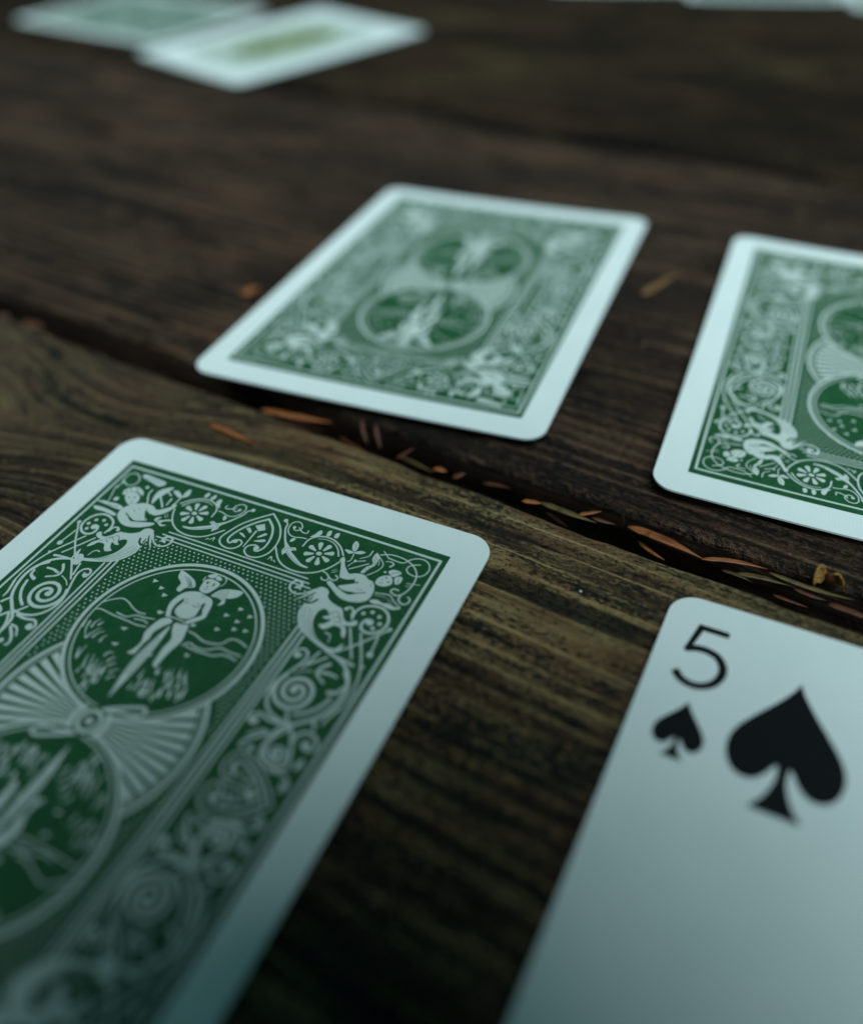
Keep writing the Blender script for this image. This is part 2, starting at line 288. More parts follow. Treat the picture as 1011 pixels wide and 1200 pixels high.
# ------------------------------------------------------------------ card back print
ART = """q S 30 30 1 430,3186 583,3011 728,2931 892,2908 1058,2937 1195,3012 1284,3107 1348,3214 1377,3284
q S 30 30 1 766,3348 779,3480 855,3575 980,3619 1121,3604 1258,3529 1367,3409
q S 10 30 1 891,3546 1006,3576 1128,3559 1237,3484 1314,3374
q F 0 0 1 763,3537 801,3600 827,3685 865,3700 888,3631 827,3559
q F 0 0 1 968,3639 950,3718 991,3752 1017,3659
q F 0 0 1 1084,3650 1070,3723 1115,3754 1135,3666
q S 25 40 1 283,3677 340,3631 358,3550 427,3429 506,3314 566,3242
q B 32 0 0 279,3683
q F 0 0 1 477,3351 558,3299 619,3264 690,3281 721,3239 665,3206 775,3138 919,3057 1034,3041 1011,3013 875,3023 722,3087 617,3148 593,3097 536,3176 543,3233
q E 7 7 1 603,3185 729,3107 901,3027
q E 7 7 1 559,3179 580,3235 639,3248 702,3238
q S 22 22 1 687,3630 690,3579 638,3570 571,3600 533,3635
q S 22 22 1 454,3615 494,3568 550,3586 571,3650 512,3719 436,3721 388,3658 405,3545 482,3464 577,3451 666,3478 739,3483
q B 25 0 0 465,3614
q F 0 0 1 550,3352 550,3418 605,3428 586,3367
q S 25 25 1 1269,3055 1337,3032 1389,2982 1379,2932 1330,2923 1291,2952
q S 25 25 1 1376,3003 1438,2969 1493,2981 1501,3029 1456,3055
q S 12 12 1 1381,3080 1436,3126
q S 10 10 1 1365,3107 1411,3154
q S 12 25 0 457,2951 467,3009
q S 12 25 0 517,2947 481,3008
q S 12 25 0 574,2941 542,2967
q S 55 25 1 1088,2685 1124,2691 1129,2749 1070,2786 1005,2759 990,2668 1049,2598 1152,2583 1244,2637 1337,2749
q S 15 50 1 1191,2506 1269,2596 1372,2764
q S 12 40 1 1336,2531 1354,2632 1409,2703
q F 0 0 1 1351,2783 1439,2816 1516,2776 1550,2694 1654,2631 1765,2605 1824,2578 1878,2497 1814,2490 1733,2497 1711,2446 1671,2491 1606,2505 1564,2445 1563,2341 1601,2234 1687,2129 1814,2045 1940,2003 2048,2017 2102,2123 2118,2052 2089,1975 1954,1951 1779,1991 1605,2054 1478,2119 1387,2223 1329,2344 1329,2471 1369,2520 1372,2661
q F 0 0 1 1772,2608 1830,2581 1897,2485 1958,2439 2025,2448 2057,2497 2103,2482 2104,2428 2035,2387 1983,2375 2048,2287 2062,2193 1998,2245 1962,2313 1861,2322 1807,2254 1746,2215 1671,2260 1729,2299 1777,2392 1704,2370 1654,2390 1716,2437 1755,2548
q E 7 7 1 1349,2416 1414,2255 1536,2124 1715,2042
q E 7 7 1 1381,2450 1442,2288 1576,2142 1769,2036
q E 7 7 1 1433,2451 1494,2290 1608,2155 1805,2032
q E 7 7 1 1488,2412 1544,2270 1640,2149 1844,2023
q E 40 40 1 1354,2502 1411,2538 1447,2602
q E 10 10 1 1772,2430 1854,2466 1922,2393
q E 10 10 1 1690,2437 1783,2529 1873,2433
q E 12 12 1 1842,2369 1896,2392 1970,2353
q S 28 15 1 1817,2180 1872,2180 1908,2136 1921,2063
q S 50 40 1 2236,2537 2252,2564 2193,2563 2162,2488 2193,2411 2283,2384 2378,2422 2446,2511 2452,2635 2387,2750 2274,2804 2148,2786 2046,2723 1999,2623 2008,2503
q B 50 0 0 2242,2543
q S 35 35 1 1979,2552 1962,2628 1908,2657 1865,2634
q B 28 0 0 1868,2619
q B 28 0 0 2102,2637
q B 28 0 0 2198,2699
q B 28 0 0 2313,2666
q B 28 0 0 2369,2568
q B 28 0 0 2321,2473
q S 50 50 1 1925,2395 2011,2422 2075,2481
q S 32 32 0 2065,2364 2304,1971
q S 32 32 1 2226,2344 2472,1895 2548,1566 2535,1317
q S 32 32 0 2096,1990 2296,2217 2527,2536
q B 30 0 0 2525,2539
q S 30 30 0 2445,2381 2482,2116
q B 42 0 0 2480,2105
q F 0 0 0 2449,1941 2515,1923 2487,1874
q S 45 60 1 1952,1954 2148,1902 2292,1834 2403,1717 2473,1533
q S 30 50 1 2139,1917 2260,1904 2368,1886
q S 35 35 1 1662,1746 1709,1738 1723,1782
q B 38 0 0 1677,1749
q S 38 38 1 1648,1769 1653,1829 1710,1863 1782,1827 1805,1732 1761,1590 1705,1445 1669,1247
q S 35 35 0 1905,1895 1852,1696
q S 35 35 1 2030,1865 1927,1748 1821,1626
q S 20 20 1 1789,1519 1866,1581 1972,1622
q S 50 35 1 2114,1793 2043,1706 2040,1611 2176,1526
q S 50 40 1 2072,1644 2171,1669 2279,1662
q E 8 8 1 2098,1655 2077,1609 2124,1557
q S 60 50 1 2342,1752 2438,1649 2478,1483 2448,1290 2353,1092 2196,944 2051,807 2010,653 2018,509 2031,424
q S 50 50 1 2364,1372 2309,1224 2206,1100 2093,1022
q S 65 40 1 2300,1434 2393,1476 2418,1558
q S 45 45 1 1728,1449 1663,1316 1662,1161 1724,1027 1831,936 1976,894 2117,900
q S 40 40 1 2002,1022 2078,911
q S 50 35 1 2015,863 1867,855 1730,881 1656,815 1686,745 1752,755 1750,803
q B 42 0 0 1725,782
q S 45 45 1 2194,495 2134,507 2126,572 2206,598 2293,543 2276,437 2130,433 2026,550 2051,700 2150,848
q B 50 0 0 2195,502
q S 45 45 1 1999,537 2054,417 2174,355 2285,370 2365,406
q S 40 30 1 1953,712 1855,697 1760,597
q S 50 35 1 1940,678 1795,547 1764,450 1849,406 1907,450 1897,491
q B 35 0 0 1886,468
q S 45 45 1 2164,854 2254,726 2331,578 2387,425
q S 50 40 1 2268,732 2284,833 2389,889 2506,840 2539,744 2468,691 2391,723 2406,776
q B 45 0 0 2431,742
q S 35 50 1 2330,1072 2399,959
q F 0 0 1 2470,428 2447,505 2496,590 2524,505
q S 30 50 1 2454,1041 2460,1121 2527,1306
q S 40 30 1 2232,320 2356,341 2465,304 2511,206 2429,152
q B 35 0 0 2460,233
h S 32 30 1 39,3732 244,3571 367,3396 414,3219 396,3043 300,2928 165,2900 62,2965 59,3054 138,3110 215,3089
h S 32 30 1 39,3732 -120,3577 -272,3388 -363,3173 -390,3037 -318,2943 -178,2915 -78,2968 -48,3066 -119,3111 -202,3060
h S 42 35 1 39,3616 179,3494 264,3329 290,3144 247,3035 191,3019
h S 40 35 1 39,3616 -97,3484 -217,3308 -273,3160 -277,3059 -219,3013 -163,3075
h B 42 0 0 191,3067
h B 36 0 0 -159,3070
h S 22 35 0 6,3022 4,3342
h F 0 0 0 -71,3431 35,3512 112,3411 32,3354
h F 0 0 1 -206,3230 -147,3236 -68,3181 -128,3189
h F 0 0 1 -154,3334 -121,3367 -61,3321 -59,3277
h F 0 0 1 82,3259 148,3356 184,3338 109,3253
h F 0 0 1 77,3171 201,3249 235,3219 160,3178
h F 0 0 1 1991,3151 1993,3235 2045,3301 2128,3326 2188,3262 2197,3194 2126,3132 2041,3122
h EB 13 0 0 2088,3280
h EB 13 0 0 2147,3223
h EB 9 0 0 2046,3175
h EB 9 0 0 2057,3229
h EB 9 0 0 2080,3176
h F 0 0 1 2066,3389 2112,3442 2198,3445 2239,3422 2205,3363 2159,3323 2097,3353
h F 0 0 1 2192,3320 2254,3368 2294,3341 2293,3259 2245,3225
h E 10 10 1 2118,3362 2164,3408 2212,3417
h E 8 8 1 2263,3250 2247,3332
h B 18 0 0 2028,3361
h F 0 0 1 1512,3056 1453,3190 1397,3293 1366,3310 1378,3383 1423,3362 1472,3267 1554,3187 1609,3153 1685,3192 1799,3211 1888,3160 1950,3153 2012,3087 2052,2978 2045,2857 1982,2783 1869,2739 1752,2731 1650,2758 1542,2821 1419,2894 1408,2927 1451,2945 1579,2880 1766,2830 1834,2895 1690,2871 1578,2906 1667,2973 1754,3037 1710,3084 1622,3051 1546,3044
h E 20 20 1 1735,2853 1806,2866 1953,2946
h E 14 14 1 1709,3117 1730,3048 1788,3040
h EB 13 0 0 1779,3062
h EB 9 0 0 1838,2956
h EB 9 0 0 1884,2967
h EB 9 0 0 1972,3070
h EB 9 0 0 1958,3112
h E 6 6 0 1769,2732 1797,2702
h E 6 6 0 1809,2736 1831,2716
h E 6 6 0 1848,2740 1864,2730
h E 6 6 0 1870,2775 1897,2745
h E 6 6 0 1909,2779 1931,2759
h E 6 6 0 1948,2783 1964,2773
h E 6 6 0 1970,2818 1997,2788
h E 6 6 0 2009,2822 2031,2802
h E 6 6 0 2048,2826 2064,2816
h F 0 0 1 1731,3231 1755,3348 1810,3417 1757,3510 1767,3624 1837,3567 1850,3468 1847,3409 1811,3344 1777,3244
h S 18 18 1 1791,3606 1941,3472 1920,3338 1833,3222
h E 8 8 1 1773,3563 1825,3516 1884,3506
h E 8 8 1 1776,3507 1833,3468 1897,3465
h E 8 8 1 1794,3456 1846,3427
h E 8 8 1 1777,3357 1817,3333
h E 8 8 1 1759,3308 1793,3284
h S 12 12 1 1795,3573 1862,3508 1893,3429
h F 0 0 1 2066,2858 2154,2901 2251,2879 2320,2909 2400,2884 2491,2893 2424,2838 2329,2828 2234,2846 2127,2825
h S 20 20 1 2077,2996 2257,3030 2357,2967 2489,2891
h S 10 10 1 2087,2962 2231,2981
h E 8 8 1 2237,2905 2357,2903
h S 10 10 1 2256,2966 2362,2927
h F 0 0 1 1400,3711 1465,3671 1488,3585 1475,3528 1422,3557 1388,3639
h F 0 0 1 1333,3513 1403,3526 1476,3509 1418,3466
h F 0 0 1 1476,3509 1543,3570 1624,3571 1558,3510
h E 6 6 1 1426,3655 1469,3554
h S 18 18 1 1487,3490 1503,3380 1475,3333
h S 12 25 1 1603,3445 1692,3529 1700,3631
h S 12 20 1 1518,3259 1566,3365 1689,3435
h S 20 20 1 1563,3226 1759,3407
h B 18 0 0 1563,3387
h S 22 28 1 1829,3610 1975,3672 2175,3663 2332,3593 2432,3478 2460,3335 2444,3197 2396,3090 2326,3060 2250,3092 2265,3146 2332,3149
h S 22 22 1 1968,3599 2165,3595 2236,3682 2327,3746 2449,3745 2535,3656 2535,3533 2453,3453 2331,3457 2265,3519 2294,3599 2398,3655
h S 30 25 1 2396,3090 2404,3008 2478,2962 2535,2997 2538,3066 2495,3094
h S 14 14 1 2375,3294 2545,3336
h S 15 22 1 1840,3690 1966,3594
h S 15 30 1 1950,3533 2020,3552 2073,3524 2044,3470
h S 12 12 1 2384,3247 2468,3284
h F 0 0 1 -2254,3215 -2271,3292 -2203,3346 -2088,3335 -2009,3254 -2002,3161 -2043,3104 -2140,3121
h EB 14 0 0 -2183,3228
h EB 14 0 0 -2106,3258
h EB 10 0 0 -2098,3187
h EB 10 0 0 -2063,3146
h F 0 0 1 -2335,3253 -2363,3346 -2296,3429 -2189,3464 -2055,3403 -2019,3328 -2117,3365 -2224,3344 -2277,3267
h E 12 12 1 -2310,3418 -2238,3347
h E 12 12 1 -2224,3451 -2135,3372
h E 10 10 1 -2333,3338 -2262,3295
h F 0 0 1 -2082,2847 -2124,2964 -2084,3074 -2010,3144 -1871,3217 -1712,3212 -1606,3167 -1477,3272 -1427,3359 -1391,3332 -1442,3173 -1548,3065 -1655,3062 -1758,3094 -1699,2997 -1609,2928 -1764,2853 -1888,2896 -1972,2943 -1837,2837 -1687,2865 -1476,2928 -1473,2872 -1612,2776 -1787,2727 -1935,2747
h E 22 22 1 -1995,2939 -1863,2880 -1767,2857 -1615,2909
h E 15 15 1 -1766,3131 -1724,3041 -1633,2931
h EB 10 0 0 -1874,3089
h EB 10 0 0 -1915,3032
h F 0 0 1 -2565,2896 -2420,2917 -2223,2899 -2116,2866 -2142,2831 -2337,2849 -2494,2842
h F 0 0 1 -2615,3006 -2434,3035 -2245,3053 -2122,3019 -2146,2964 -2359,2976
h E 10 10 1 -2398,2994 -2201,3002
h S 25 25 1 -2514,3454 -2548,3615 -2462,3706 -2326,3641 -2295,3509 -2402,3445 -2543,3515
h S 25 15 1 -2497,3475 -2535,3332 -2475,3172 -2440,3054 -2520,3029
h B 42 0 0 -2352,3135
h B 30 0 0 -2072,3509
h B 20 0 0 -2518,3352
h F 0 0 1 -2301,3679 -2285,3744 -2091,3730 -1861,3698 -1912,3593 -2097,3627
h E 10 10 1 -2239,3688 -1942,3658
h F 0 0 1 -1767,3239 -1844,3373 -1842,3535 -1684,3658 -1710,3508 -1756,3374
h S 30 30 1 -1846,3235 -1947,3389 -1962,3495
h S 35 35 1 -1576,3246 -1752,3423
h S 25 40 1 -1543,3300 -1555,3431
h S 30 30 1 -1727,3558 -1609,3492
h F 0 0 1 -1634,3580 -1574,3617 -1458,3551 -1483,3500
h F 0 0 1 -1433,3519 -1448,3652 -1405,3710 -1357,3590
h S 30 30 1 -1441,3530 -1442,3420 -1452,3322
h S 20 20 1 -1511,2993 -1398,3011 -1289,3062
h S 25 25 1 -1292,3066 -1381,3018 -1414,2953 -1318,2939
h S 30 30 1 -1495,2999 -1454,3055
h F 0 0 1 -471,2210 -505,2288 -501,2334 -362,2301 -233,2248 -157,2166 -187,2125 -260,2094 -299,2007 -362,2034 -372,2138
h E 7 7 1 -405,2261 -294,2238 -173,2131
h E 7 7 1 -377,2240 -281,2216 -190,2128
h E 7 7 1 -349,2220 -268,2195 -207,2126
h E 7 7 1 -322,2199 -255,2173 -224,2123
h E 7 7 1 -295,2179 -242,2151 -241,2120
h E 7 7 1 -267,2159 -229,2130 -259,2117
h F 0 0 1 135,2123 187,2237 294,2298 483,2334 474,2234 389,2165 347,2151 372,2065 312,2009 319,2081 269,2112 168,2109
h E 7 7 1 173,2128 217,2222 311,2274
h E 7 7 1 196,2116 240,2200 319,2247
h E 7 7 1 220,2104 263,2179 327,2220
h E 7 7 1 244,2093 286,2158 336,2192
h E 7 7 1 267,2081 308,2137 344,2165
h E 7 7 1 291,2069 331,2116 352,2138
h F 0 0 1 -78,2148 -101,2240 -102,2318 -18,2360 108,2338 128,2279 102,2198 59,2128 -19,2118
h F 0 0 1 -111,2376 -99,2418 -13,2465 0,2402 -44,2370
h F 0 0 1 16,2379 18,2443 100,2409 87,2375
h S 20 12 1 111,2460 167,2408 172,2336 146,2294
h S 20 20 1 -128,2296 -132,2358
h EB 17 0 0 -44,2279
h EB 17 0 0 53,2277
h EB 12 0 0 -3,2224
h E 12 12 1 -24,2175 13,2184
h E 10 10 1 -68,2298 -16,2306
h E 10 10 1 34,2303 70,2307
h F 0 0 1 -208,1616 -281,1767 -280,1898 -215,2035 -58,2106 69,2089 181,2066 242,1988 282,1835 285,1763 192,1655 97,1605 120,1676 218,1791 177,1875 154,1968 120,1958 136,1875 150,1758 85,1673 -21,1653 -129,1702 -158,1780 -142,1880 -169,1940 -201,1822 -192,1719 -146,1628 -182,1606
h E 10 10 1 -143,1894 -88,1885 -62,1907
h E 12 12 1 11,1886 78,1882 116,1931
h EB 10 0 0 -115,1939
h EB 10 0 0 63,1934
h E 7 7 1 13,2076 79,2088
h E 7 7 1 24,2048 86,2061
h S 20 20 1 -195,1611 -64,1625 91,1617 165,1618
h F 0 0 1 -265,947 -232,1017 -213,1149 -271,1285 -263,1412 -221,1545 -128,1595 -57,1552 -118,1454 -171,1328 -151,1235 -172,1126 -166,1010 -185,962
h F 0 0 1 -11,1557 84,1579 173,1590 209,1493 249,1349 221,1195 210,1073 211,972 205,902 144,933 126,1021 101,1186 105,1337 24,1455
h F 0 0 1 -28,334 -53,453 -101,673 -123,911 -109,1113 -82,1305 -41,1497 -6,1338 11,1106 16,837 1,601 -16,411
h E 10 10 1 -107,704 -52,709 11,680
h E 10 10 1 -109,748 -55,753 8,724
h E 10 10 1 -112,792 -58,797 5,767
h E 10 10 1 -115,837 -60,841 3,812
h E 10 10 1 -118,881 -63,886 0,856
h E 10 10 1 -121,926 -66,931 -2,900
h E 10 10 1 -124,971 -69,976 -5,945
h E 10 10 1 -127,1017 -71,1021 -7,990
h E 10 10 1 -130,1063 -74,1067 -10,1036
h E 10 10 1 -133,1108 -77,1113 -12,1081
h E 10 10 1 -135,1155 -79,1159 -15,1127
h E 10 10 1 -138,1201 -82,1205 -17,1173
h E 10 10 1 -141,1248 -85,1252 -20,1220
h E 10 10 1 -144,1295 -88,1299 -22,1266
h S 22 22 1 -1119,1478 -1030,1559 -925,1621 -813,1606 -687,1550 -561,1517 -463,1527
h S 22 22 1 -1123,1350 -1041,1369 -849,1353 -611,1348 -452,1342 -318,1364
h S 22 22 1 -826,1406 -671,1396 -557,1466 -431,1477 -303,1506
h S 22 22 1 -538,1410 -413,1432 -339,1417
h S 25 25 1 242,1518 340,1509 518,1465 716,1511 794,1624 905,1642 1047,1602
h S 25 25 1 294,1309 353,1374 480,1350 609,1367 754,1459 899,1453 1061,1457
h S 25 25 1 344,1315 529,1308 742,1331 827,1383 941,1395 1038,1380
h F 0 0 0 498,1887 481,1947 562,1936
h F 0 0 0 609,2040 592,2100 673,2088
h F 0 0 0 793,1983 777,2042 857,2031
h F 0 0 0 686,1854 669,1913 749,1901
h F 0 0 0 724,1737 708,1795 787,1784
h F 0 0 0 870,1770 854,1828 933,1817
h F 0 0 0 525,1652 508,1709 588,1699
h F 0 0 0 209,1587 190,1645 272,1635
h F 0 0 0 429,1174 412,1228 490,1220
h F 0 0 0 -320,1592 -342,1651 -256,1640
h F 0 0 0 -460,1846 -482,1908 -395,1896
h F 0 0 0 -577,1931 -600,1993 -511,1980
h F 0 0 0 -733,2001 -757,2064 -667,2051
h F 0 0 0 -617,1235 -505,1262 -543,1208
h F 0 0 0 -558,994 -449,1021 -487,969
h F 0 0 0 -362,1627 -249,1654 -289,1599
h F 0 0 0 -44,1027 62,1053 24,1002
h S 32 8 1 -1044,1154 -1008,1034 -912,920
h S 32 8 1 -911,925 -885,1024 -838,1126
h S 32 8 1 -965,1089 -973,1163 -943,1243
h S 32 8 1 -831,965 -815,1043 -760,1104
h S 32 8 1 -701,949 -706,1018 -677,1067
h S 32 8 1 -796,637 -844,718 -870,787
h S 32 8 1 -796,637 -809,753 -807,844
h S 32 8 1 -1085,1053 -1094,1101 -1094,1154
h S 32 8 1 -903,1151 -888,1189 -875,1222
h S 32 8 1 -621,561 -664,658 -691,745
h S 32 8 1 -536,541 -584,674 -627,772
h S 32 8 1 -459,517 -505,650 -535,734
h S 32 8 1 -383,475 -391,585 -374,649
h S 32 8 1 -492,801 -475,867 -415,873
h S 32 8 1 -395,745 -379,811 -330,826
h S 32 8 1 -332,705 -310,753 -266,757
h S 32 8 1 -259,623 -230,673 -172,708
h S 32 8 1 -225,544 -203,591 -148,611
h S 34 5 1 488,628 481,680 475,732
h S 34 5 1 752,668 748,709 745,751
h S 34 5 1 435,806 422,859 408,912
h S 34 5 1 111,536 104,585 97,634
h S 34 5 1 315,572 308,611 302,650
h S 34 5 1 503,611 498,653 493,695
h S 34 5 1 468,507 443,556 419,606
h S 34 5 1 745,692 741,729 736,767
h S 34 5 1 509,719 504,761 498,803
h S 34 5 1 327,678 322,723 316,769
h S 34 5 1 475,559 466,601 457,644
h S 34 5 1 241,651 235,692 230,735
h S 34 5 1 287,842 279,890 270,937
h S 34 5 1 605,655 591,710 577,765
h S 34 5 1 365,591 358,645 351,699
h S 34 5 1 269,666 263,709 258,753
h S 34 5 1 628,911 614,966 600,1022
h S 34 5 1 533,774 525,810 518,846
h S 34 5 1 178,549 170,617 161,685
h S 34 5 1 528,733 517,775 506,816
h S 34 5 1 767,691 754,738 741,786
h S 34 5 1 690,685 675,748 660,811
h S 34 5 1 445,783 437,823 429,864
h S 34 5 1 282,513 260,574 238,637
h S 34 5 1 630,769 625,821 620,873
h S 34 5 1 748,708 741,757 733,806
h S 34 5 1 123,707 115,774 106,841
h S 34 5 1 382,868 377,905 371,942
h S 34 5 1 285,529 272,577 259,626
h S 34 5 1 312,580 291,623 270,666
h S 34 5 1 516,589 511,632 507,676
h S 34 5 1 627,618 622,654 618,690
h S 34 5 1 574,876 563,914 552,953
h S 34 5 1 622,630 609,674 597,717
h S 34 5 1 437,880 431,930 425,981
h S 34 5 1 555,910 532,968 510,1025
h S 34 5 1 657,873 653,917 649,961
h S 34 5 1 738,620 726,668 714,715
h S 34 5 1 365,530 351,564 337,597
h S 34 5 1 322,504 306,545 289,585
h S 34 5 1 237,664 229,701 221,738
h S 34 5 1 626,780 614,820 601,860
h S 34 5 1 761,713 754,780 747,847
h S 34 5 1 616,639 613,675 609,712
h S 34 5 1 496,836 489,876 482,915
h S 34 5 1 706,836 694,870 683,905
h S 34 5 1 268,843 249,889 229,935
h S 34 5 1 180,619 170,673 159,727
h S 32 5 1 -417,521 -421,563 -425,605
h S 32 5 1 -417,360 -422,403 -426,447
h S 32 5 1 -507,447 -510,484 -514,521
h S 32 5 1 -516,533 -523,599 -529,665
h S 32 5 1 -352,433 -355,471 -359,508
h S 32 5 1 -473,498 -477,539 -481,580
h S 32 5 1 -427,343 -432,393 -437,443
h S 32 5 1 -343,569 -349,631 -354,694
h S 32 5 1 -374,441 -379,491 -384,543
h S 32 5 1 -638,477 -642,515 -647,554
h S 32 5 1 -365,304 -370,356 -374,408
h S 32 5 1 -317,442 -322,508 -328,575
h S 32 5 1 -439,316 -445,382 -452,448
h S 32 5 1 -381,498 -386,550 -391,604
h S 32 5 1 -430,586 -437,655 -443,724
h S 32 5 1 -359,576 -365,645 -371,715"""
def smooth(p,closed,n=6):
    p=np.asarray(p,float)
    if len(p)<3:return p
    q=np.vstack([p[-1:],p,p[:2]]) if closed else np.vstack([2*p[:1]-p[1:2],p,2*p[-1:]-p[-2:-1]])
    out=[];m=len(p) if closed else len(p)-1
    for i in range(m):
        a,b,c,d=q[i:i+4]
        for k in range(n):
            t=k/n
            out.append(.5*(2*b+(c-a)*t+(2*a-5*b+4*c-d)*t*t+(3*b-a-3*c+d)*t**3))
    if not closed: out.append(p[-1])
    return np.array(out)
class Sheet:
    def __init__(s,hx,hy,res):
        s.hx,s.hy,s.res=hx,hy,res
        s.w,s.h=int(2*hx*res),int(2*hy*res)
        s.a=np.zeros((s.h,s.w),np.float32)
    def win(s,p,pad):
        x0=max(int((p[:,0].min()-pad+s.hx)*s.res),0);x1=min(int((p[:,0].max()+pad+s.hx)*s.res)+2,s.w)
        y0=max(int((p[:,1].min()-pad+s.hy)*s.res),0);y1=min(int((p[:,1].max()+pad+s.hy)*s.res)+2,s.h)
        if x1<=x0 or y1<=y0:return None
        X,Y=np.meshgrid((np.arange(x0,x1)+.5)/s.res-s.hx,(np.arange(y0,y1)+.5)/s.res-s.hy)
        return (slice(y0,y1),slice(x0,x1)),X,Y
    def put(s,sl,cov,v):
        if v: s.a[sl]=np.maximum(s.a[sl],cov)
        else: s.a[sl]=s.a[sl]*(1-cov)
    def stroke(s,p,w0,w1,v=1):
        W=s.win(p,max(w0,w1)/2+.1)
        if W is None:return
        sl,X,Y=W;best=np.full(X.shape,-9.,np.float32);n=len(p)-1
        for i in range(n):
            a,b=p[i],p[i+1];d=b-a;L=d@d+1e-12
            t=np.clip(((X-a[0])*d[0]+(Y-a[1])*d[1])/L,0,1)
            dist=np.hypot(X-a[0]-t*d[0],Y-a[1]-t*d[1])
            best=np.maximum(best,(w0+(w1-w0)*(i+t)/n)/2-dist)
        s.put(sl,np.clip(.5+best*s.res,0,1),v)
    def fill(s,p,v=1):
        W=s.win(p,.1)
        if W is None:return
        sl,X,Y=W;ins=np.zeros(X.shape,bool);dm=np.full(X.shape,9.,np.float32)
        for i in range(len(p)):
            a,b=p[i],p[(i+1)%len(p)];d=b-a
            c=(a[1]>Y)!=(b[1]>Y)
            ins^=c&(X<a[0]+(Y-a[1])*d[0]/(d[1] if abs(d[1])>1e-9 else 1e-9))
            t=np.clip(((X-a[0])*d[0]+(Y-a[1])*d[1])/(d@d+1e-12),0,1)
            dm=np.minimum(dm,np.hypot(X-a[0]-t*d[0],Y-a[1]-t*d[1]))
        s.put(sl,np.clip(.5+np.where(ins,dm,-dm)*s.res,0,1),v)
    def item(s,m,t,w0,w1,sm,pts):
        p0=np.asarray(pts,float)
        for sx,sy in {'q':[(1,1),(-1,1),(-1,-1),(1,-1)],'h':[(1,1),(-1,-1)],'o':[(1,1)]}[m]:
            p=p0*[sx,sy]
            if t in('B','EB'): s.stroke(np.vstack([p,p+[[.001,0]]]),2*w0,2*w0,t=='B')
            elif t=='F': s.fill(smooth(p,True,4) if sm else p)
            else: s.stroke(smooth(p,False) if sm else p,w0*.8,w1*.8,t=='S')
def circ(cx,cy,r,a0=0,a1=360,n=90):
    t=np.radians(np.linspace(a0,a1,n));return np.stack([cx+r*np.cos(t),cy+r*np.sin(t)],1)
def draw_back(D,res):
    s=Sheet(27.1,39.45,res)
    # stipple field
    R,MY=12.2,13.3
    for j in range(-46,47):
        for i in range(-26,27):
            x=(i+.5*(j%2))*.74;y=j*.62
            if abs(x)>14.0 or abs(y)>26.8:continue
            if min(math.hypot(x,y-MY),math.hypot(x,y+MY))<R+.45 or math.hypot(x,y)<14.2:continue
            s.stroke(np.array([[x-.04,y],[x+.04,y]]),.21,.21)
    # frame lines
    def box(x,y,w):s.stroke(np.array([[-x,-y],[x,-y],[x,y],[-x,y],[-x,-y]],float),w,w)
    box(26.2,38.2,.36)
    for k in range(3):
        x,y=14.5+.74*k,27.25+.68*k;ex=(12.9,12.2,11.3)[2-k] if 0 else 12.6-.6*k;ey=(21.3,20.8,20.3)[k]
        for sg in(1,-1):
            s.stroke(np.array([[-ex,sg*y],[ex,sg*y]]),.22,.22);s.stroke(np.array([[sg*x,-ey],[sg*x,ey]]),.3,.3)
    # fan
    for sg in(0,180):
        for k in range(13):
            a=math.radians(sg-42+7*k);c,n=math.cos(a),math.sin(a);h=.46
            p=np.array([[2*c+.05*n,2*n-.05*c],[12.3*c+h*n,12.3*n-h*c],[12.3*c-h*n,12.3*n+h*c],[2*c-.05*n,2*n+.05*c]])
            s.fill(p)
        s.stroke(circ(0,0,13.35,sg-50,sg+50),.5,.5);s.stroke(circ(0,0,12.7,sg-50,sg+50),.16,.16)
    for sg in(1,-1):
        s.fill(circ(0,sg*MY,R+.3),0)
        s.stroke(circ(0,sg*MY,R),.5,.5);s.stroke(circ(0,sg*MY,R-.85),.2,.2)
    for x in(-10.45,10.45):
        for y in(-33.1,33.1):
            s.stroke(np.array([[x-.1,y],[x+.1,y]]),.62,.62)
            for k in range(8):
                a=math.radians(22.5+45*k);c=np.array([math.cos(a),math.sin(a)])
                s.stroke(np.array([c*.85,c*1.75])+[x,y],.3,.72)
    # spirals
    for sx in(1,-1):
        for sy in(1,-1):
            t=np.linspace(0,1,90);a=math.radians(200)-t*2*math.pi*2.15;r=.45+2.25*t
            s.stroke(np.stack([sx*(19.4+r*np.cos(a)),sy*(13.0+r*np.sin(a))],1),.5,.5)
            s.stroke(np.array([[sx*19.1,sy*13.1],[sx*19.2,sy*13.0]]),.8,.8)
    hearts=[]
    for d in D:
        s.item(*d)
    for sg in (1,-1): s.fill(smooth(np.array([[16.6,0],[16.6,3.2],[18.5,4.3],[22,2.6],[25,0],[22,-2.6],[18.5,-4.3],[16.6,-3.2]])*sg,True),0)
    # side hearts from the top heart's strokes
    i0=next(i for i,d in enumerate(D) if d[0]=='h');top=D[i0:i0+14]
    for m,t,w0,w1,sm,pts in top:
        p=np.asarray(pts,float);q=np.stack([(p[:,1]-28.7)*.92+16.9,-(p[:,0]-.2)*.94],1)
        s.item('h',t,w0,w1,sm,q)
    # hub
    s.fill(circ(0,0,2.1),0)
    for r,w in((1.35,.5),):s.stroke(circ(0,0,r),w,w)
    s.stroke(np.array([[-.05,0],[.05,0]]),.9,.9)
    for sg in(0,180):
        s.stroke(circ(0,0,2.2,sg-38,sg+38),.7,.7)
        c=1 if sg==0 else -1
        s.stroke(smooth(np.array([[.4,1.9],[2.2,2.9],[4.6,3.9],[5.2,3.3],[4.4,2.6],[2.4,2.3],[.9,1.9]])*c,False),.4,.4)
    return s.a

